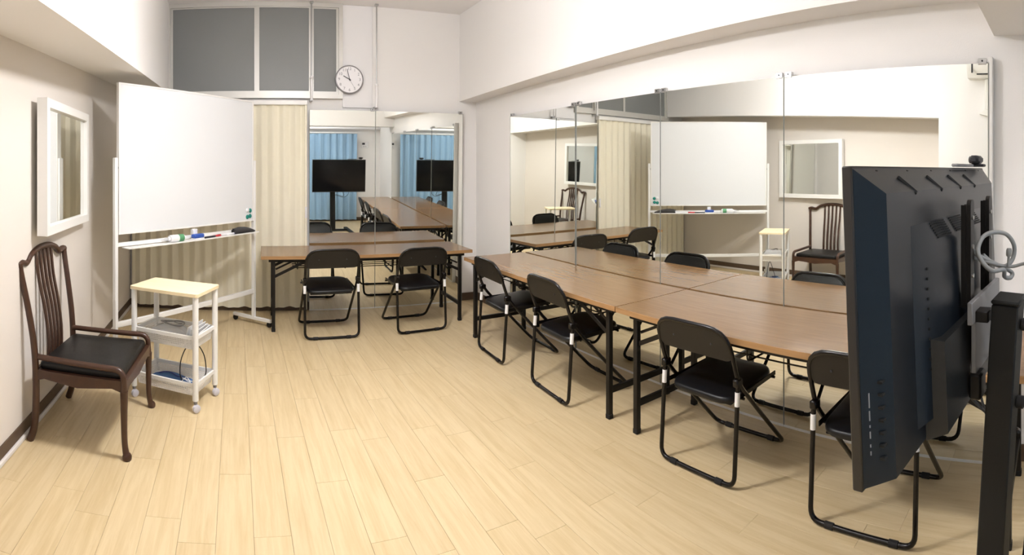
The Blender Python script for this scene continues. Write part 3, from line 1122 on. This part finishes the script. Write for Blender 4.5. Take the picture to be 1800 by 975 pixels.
pp = thing('paper_stack', 'white papers leaning in the right end of the upper basket', 'papers', in_trolley(.152, -.01, .376), trz)
for k in range(4):
    MB().box((-.002, -.105, 0), (.002, .105, .13 - .012 * k), .0005).build('sheet', 'paper', pp, 30, (-.012 + .014 * k, .006 * k - .01, .002), (0, .20 + .05 * k, .03 * k))
# lower basket: blue bag and cables
bg = thing('blue_pouch', 'flat blue pouch in the lower trolley basket', 'pouch', in_trolley(-.03, .02, .090), trz - .1)
rg = []
for i in range(9):
    u = -1 + i / 4
    rg.append([(u * .155, v * .075, .030 * (1 - u ** 6) * (1 - v ** 4) + .006 * math.sin(4 * u + 3 * v) + .006) for v in [-1 + j / 4 for j in range(9)]])
MB().grid(rg, (0, 0, -.006)).build('body', 'blue_bag', bg, 80)
MB().tube(smooth([(-.12, -.03, .030), (-.04, .02, .042), (.05, -.01, .042), (.12, .02, .032)], 5), .004, 6).build('zip', 'navy', bg)
bc = thing('black_cable', 'black cable looping out of the lower trolley basket', 'cable', in_trolley(.10, .02, .100), trz)
MB().tube(smooth([(-.02, -.05, .01), (-.055, -.03, .06), (-.060, 0, .15), (-.02, .02, .235), (.04, .03, .245), (.085, .04, .18), (.095, .05, .08), (.085, .04, .03)], 6), .0036, 8).build('cord', 'black_cable', bc, 60)
wcb = thing('white_cable', 'tangled thin white cable in the lower trolley basket', 'cable', in_trolley(.13, -.055, .100), trz)
MB().tube(smooth([(-.06, .0, .02), (-.03, .03, .05), (.01, .0, .045), (.03, -.03, .05), (0, -.03, .06), (-.04, 0, .055), (-.01, .03, .035), (.04, .02, .03)], 6), .0028, 8).build('cord', 'white_cable', wcb, 60)

# ------------------------------------------------------------------ television and its stand
TVW, TVH, TVZ = 1.10, .662, 1.158
tvz = -0.096
tv = thing('television', 'large black flat television seen from behind, nearest the camera', 'television', (1.534, .362, TVZ), tvz)
tv.rotation_euler = (-0.040, 0, tvz)
# local: x along the width, +y the screen side, z up, origin at the middle of the screen
MB().box((-TVW / 2, -.012, -TVH / 2), (TVW / 2, .012, TVH / 2), .003).build('bezel', 'tv_edge', tv)
MB().box((-TVW / 2 + .010, .0122, -TVH / 2 + .016), (TVW / 2 - .010, .0135, TVH / 2 - .010)).build('screen', 'screen', tv)


def frustum(x0, x1, z0, z1, y0, X0, X1, Z0, Z1, y1):
    """Outer rectangle at depth y0 tapering to an inner rectangle at depth y1 (towards the viewer behind the set)."""
    return MB().add([(x0, y0, z0), (x1, y0, z0), (x1, y0, z1), (x0, y0, z1), (X0, y1, Z0), (X1, y1, Z0), (X1, y1, Z1), (X0, y1, Z1)],
                    [(0, 1, 2, 3), (4, 7, 6, 5), (0, 4, 5, 1), (1, 5, 6, 2), (2, 6, 7, 3), (3, 7, 4, 0)])


h2, w2 = TVH / 2, TVW / 2
bc_ = frustum(-w2 + .006, w2 - .006, -h2 + .006, h2 - .006, -.0121, -w2 + .062, w2 - .062, -h2 + .008, h2 - .060, -.060).build('back_cover', 'tv_back', tv)
bulge = frustum(-.360, .360, -h2 + .050, .190, -.0601, -.265, .265, -h2 + .060, .135, -.094).build('electronics_hump', 'tv_back', tv)
low = frustum(-.310, .310, -h2 + .002, -.086, -.0602, -.300, .300, -h2 + .020, -.092, -.113).build('speaker_box', 'tv_box', tv)
# foot of the cover
for k in range(4):
    xx = (-.345, -.150, .035, .205)[k]
    MB().bar((xx - .014, -.0320, .305), (xx + .030, -.0615, .265), .011, .007, (0, 1, 0), .002).build('cover_rib', 'tv_vent', tv)
for k in range(6):
    xx = -.44 + .18 * k
    MB().lathe([(.006, 0), (.006, .005)], 10, Matrix.Translation((xx, -.0122, h2 - .014)) @ toY).build('screw', 'tv_vent', tv)
for k, xx in enumerate((-.190, -.03, .13)):
    v = MB()
    for j in range(7):
        f = .12 + .105 * j
        yy, zz = -.0601 - (.094 - .0601) * f, .190 - .055 * f
        v.bar((xx - .055, yy - .0018, zz + .0018), (xx + .055, yy - .0018, zz + .0018), .0022, .0045, (0, 0, 1))
    tag(v.build('vent', 'tv_vent', bulge), kind='stuff')
for j in range(11):
    MB().box((-.312, -.0800, .080 - .024 * j), (-.285, -.0740, .086 - .024 * j)).build('side_slot', 'tv_vent', bulge)
for j in range(7):
    MB().box((-w2 + .034, -.0480, -h2 + .055 + .026 * j), (-w2 + .052, -.0360, -h2 + .061 + .026 * j), .001).build('side_slot', 'tv_vent', bc_)
pl = MB()
for j, (a, b) in enumerate(((.070, .078), (.086, .092), (.104, .118), (.126, .131), (.140, .160), (.166, .196))):
    pl.box((-w2 + .0185, -.0250, -h2 + a), (-w2 + .0205, -.0215, -h2 + b))
tag(pl.build('printed_label', 'print_grey', bc_), kind='stuff')

st = thing('television_stand', 'black steel pole stand carrying the television', 'stand', (1.420, .190, 0), tvz)
st.rotation_euler = (0, 0, tvz)
tilt = .062
pole_m = Matrix.Translation((0, .020, 0)) @ Matrix.Rotation(tilt, 4, 'X')
MB().box((-.052, -.036, .030), (.052, .036, 1.128), .004, pole_m).build('pole', 'pole', st)
MB().box((-.054, -.038, 1.1285), (.054, .038, 1.140), .004, pole_m).build('pole_cap', 'pole', st)
for zz in (1.07, .86):
    MB().lathe([(.013, 0), (.017, .004), (.017, .020), (.012, .024)], 14, pole_m @ Matrix.Translation((0.0, -.0365, zz)) @ toY).build('clamp_knob', 'rubber', st)
MB().box((-.30, -.035, .012), (.30, .045, .046), .006).build('base_bar', 'pole', st)
for s in (-1, 1):
    ft = MB().prism([(x_ + s * .33, y_ + .09) for x_, y_ in rrect(.075, .84, .030, 5)], .012, .040, 'xy').build('base_foot', 'pole', st)
    for yy in (-.28, .46):
        MB().lathe([(.020, 0), (.022, .003), (.022, .012)], 14, Matrix.Translation((s * .33, yy, 0))).build('glide', 'rubber', ft)
# mount: two vertical rails hooked over a cross plate (stand frame is level, television leans a little)
for xx in (.002, .220):
    rr_ = MB().prism(rrect(.036, .310, .016, 4), .052, .064, 'xz', Matrix.Translation((xx, 0, 1.245))).build('mount_rail', 'black_leg', st)
    for s in (-1, 1):
        MB().box((xx + s * .0165 - .0015, .0645, 1.105), (xx + s * .0165 + .0015, .080, 1.385)).build('rail_flange', 'black_leg', rr_)
    for zz in (1.12, 1.19, 1.27, 1.35):
        MB().lathe([(.006, 0), (.006, .004)], 10, Matrix.Translation((xx, .052, zz)) @ toY).build('bolt', 'steel', rr_)
MB().box((-.06, .036, 1.070), (.28, .050, 1.130), .002).build('cross_plate', 'grey_plastic', st)
MB().box((-.02, .036, .925), (.20, .050, 1.069), .002).build('lower_plate', 'grey_plastic', st)
MB().bar((0, 0.0, 1.085), (0, .040, 1.085), .055, .030, (0, 0, 1), .003).build('mount_arm', 'black_leg', st)
MB().tube(fillet([(.13, .030, 1.05), (.13, .012, 1.00), (.13, .016, .93), (.13, .034, .925)], .02, 4), .007, 8).build('release_handle', 'black_metal', st)
MB().box((-.03, .02, .86), (.03, .055, .93), .006).build('lower_bracket', 'black_leg', st)


def wire(name, label, cat, pts, r, material, extra=None):
    """A cable: pts are world points; the thing sits at its lowest point."""
    P = [Vector(p) for p in pts]
    base = min(P, key=lambda p: p.z)
    t = thing(name, label, cat, tuple(base))
    MB().tube([p - base for p in smooth(P, 7)], r, 8).build('cord', material, t, 60)
    if extra:
        extra(t, base)
    return t


# grey aerial lead coiled behind the set
coil = [(1.440, 0.246, 1.262), (1.470, 0.223, 1.234), (1.500, 0.178, 1.207), (1.520, 0.142, 1.184), (1.500, 0.144, 1.172), (1.470, 0.157, 1.181), (1.450, 0.158, 1.204), (1.430, 0.186, 1.204),
        (1.420, 0.211, 1.227), (1.430, 0.227, 1.259), (1.460, 0.217, 1.293), (1.500, 0.190, 1.302), (1.530, 0.157, 1.292), (1.550, 0.137, 1.256), (1.550, 0.142, 1.217), (1.530, 0.163, 1.199),
        (1.510, 0.196, 1.211), (1.490, 0.222, 1.237)]


def plug(t, base):
    a, b = Vector((1.490, 0.149, 1.206)) - base, Vector((1.490, 0.146, 1.258)) - base
    MB().tube([a, a + (b - a) * .6], .004, 8).build('lead', 'grey_cable', t)
    MB().tube([a + (b - a) * .55, a + (b - a) * .6, b - (b - a) * .12, b], [.006, .008, .0085, .006], 12).build('plug', 'grey_cable', t)


wire('aerial_cable', 'coiled grey aerial cable with a plug behind the television', 'cable', coil, .0065, 'grey_cable', plug)
wire('aerial_lead', 'grey cable running off to the right above the pole', 'cable', [(1.460, 0.254, 1.238), (1.480, 0.200, 1.217), (1.500, 0.145, 1.204), (1.500, 0.104, 1.213), (1.450, 0.038, 1.235)], .0048, 'grey_cable')
wire('power_cable', 'black power cable hanging beside the television pole', 'cable',
     [(1.43, .078, .98), (1.44, .060, .86), (1.45, .072, .80), (1.455, .085, .70), (1.45, .092, .50), (1.455, .112, .30), (1.45, .125, .12), (1.47, .12, .008), (1.56, .07, .007)], .006, 'black_cable')
wire('signal_cable', 'thin black cable looping from the television to the pole', 'cable',
     [(1.62, .30, .820), (1.64, .29, .77), (1.63, .25, .735), (1.56, .21, .745), (1.485, .185, .765)], .005, 'black_cable')
wire('short_cable', 'second black cable sagging under the television', 'cable',
     [(1.74, .29, .820), (1.72, .27, .76), (1.64, .235, .715), (1.55, .195, .73), (1.50, .125, .74), (1.44, .115, .76)], .0045, 'black_cable')

# webcam on top of the set
wcam = thing('webcam', 'small black webcam clipped on top of the television', 'webcam', (1.98, .322, 1.4925), tvz)
MB().box((-.045, -.020, .012), (.045, .018, .044), .010).build('body', 'ink', wcam)
MB().lathe([(.013, 0), (.014, .006), (.010, .009)], 16, Matrix.Translation((0, .018, .028)) @ Matrix.Rotation(-PI / 2, 4, 'X')).build('lens', 'screen', wcam)
MB().box((-.022, -.034, .001), (.022, .024, .012), .003).build('clip', 'ink', wcam)
sbar = thing('sensor_bar', 'flat grey strip lying on top of the television', 'strip', (1.80, .338, 1.4925), tvz)
MB().box((-.10, -.012, .000), (.10, .012, .010), .003).build('body', 'grey_plastic', sbar)
MB().box((-.092, .0121, .002), (.092, .0128, .008)).build('window', 'screen', sbar)

# ------------------------------------------------------------------ rear part of the room, seen in the mirrors
cur = thing('blue_curtain', 'light blue pleated curtain on the rear wall', 'curtain', (0.72, YR + .10, 0))
rows = []
n = 150
for z in (0.04, .6, 1.2, 1.8, 2.06):
    r_ = []
    for i in range(n + 1):
        xx = -1.38 + 2.76 * i / n
        ph = xx / .17 * 2 * PI
        amp = .034 * (1 - .35 * z / 2.06)
        r_.append((xx, amp * math.sin(ph + .8 * math.sin(1.3 * xx + .4 * z)) + .010 * math.sin(2.3 * ph + z), z))
    rows.append(r_)
MB().grid(rows, (0, .002, 0)).build('pleats', 'blue_curtain', cur, 80)
MB().tube([(-1.40, 0, 2.08), (1.41, 0, 2.08)], .012, 8).build('rail', 'white_metal', cur)
for xx in (-1.2, 0, 1.2):
    MB().box((xx - .012, -.098, 2.07), (xx + .012, .004, 2.09)).build('rail_bracket', 'white_metal', cur)
struct('trim_3', MB().box((-0.72, YR, 2.155), (XR, YR + .07, 2.215), .02), 'white_plastic', 'white horizontal trunking above the blue curtain', 'trunking')
th_ = thing('thermostat', 'small white wall controller beside the blue curtain', 'controller', (2.30, YR, 1.80), 0)
MB().box((-.085, 0, -.070), (.085, .022, .070), .005).build('case', 'white_plastic', th_)
MB().box((-.065, .0221, .005), (.000, .0235, .052)).build('display', 'ink', th_)
for k in range(3):
    MB().box((-.045 + .03 * k, .0221, -.042), (-.028 + .03 * k, .0240, -.030)).build('button', 'grey_plastic', th_)

ac = thing('air_conditioner', 'white wall air conditioner with pipe duct, seen in the near mirror', 'air conditioner', (-0.72, .67, 2.68))
ac.rotation_euler = (0, 0, -PI / 2 + PI)
# local: x along the wall (+Y of the room), -y into the room
prof = [(-.001, -.16), (-.001, .17), (-.17, .17), (-.205, .12), (-.205, -.06), (-.15, -.16)]
MB().prism(prof, -.36, .37, 'yz').build('case', 'ac', ac)
MB().box((.300, -.2075, -.115), (.318, -.2052, .035)).build('end_slot', 'ink', ac)
MB().box((-.32, -.190, -.135), (.26, -.186, -.120)).build('louvre', 'tv_vent', ac)
dct = MB()
dct.box((.115, -.080, -.520), (.185, -.001, -.162), .010)
dct.build('pipe_duct', 'ac', ac)
MB().prism([(.100, -.600), (.250, -.560), (.185, -.515), (.115, -.515)], -.078, -.001, 'xz').build('duct_elbow', 'ac', ac)
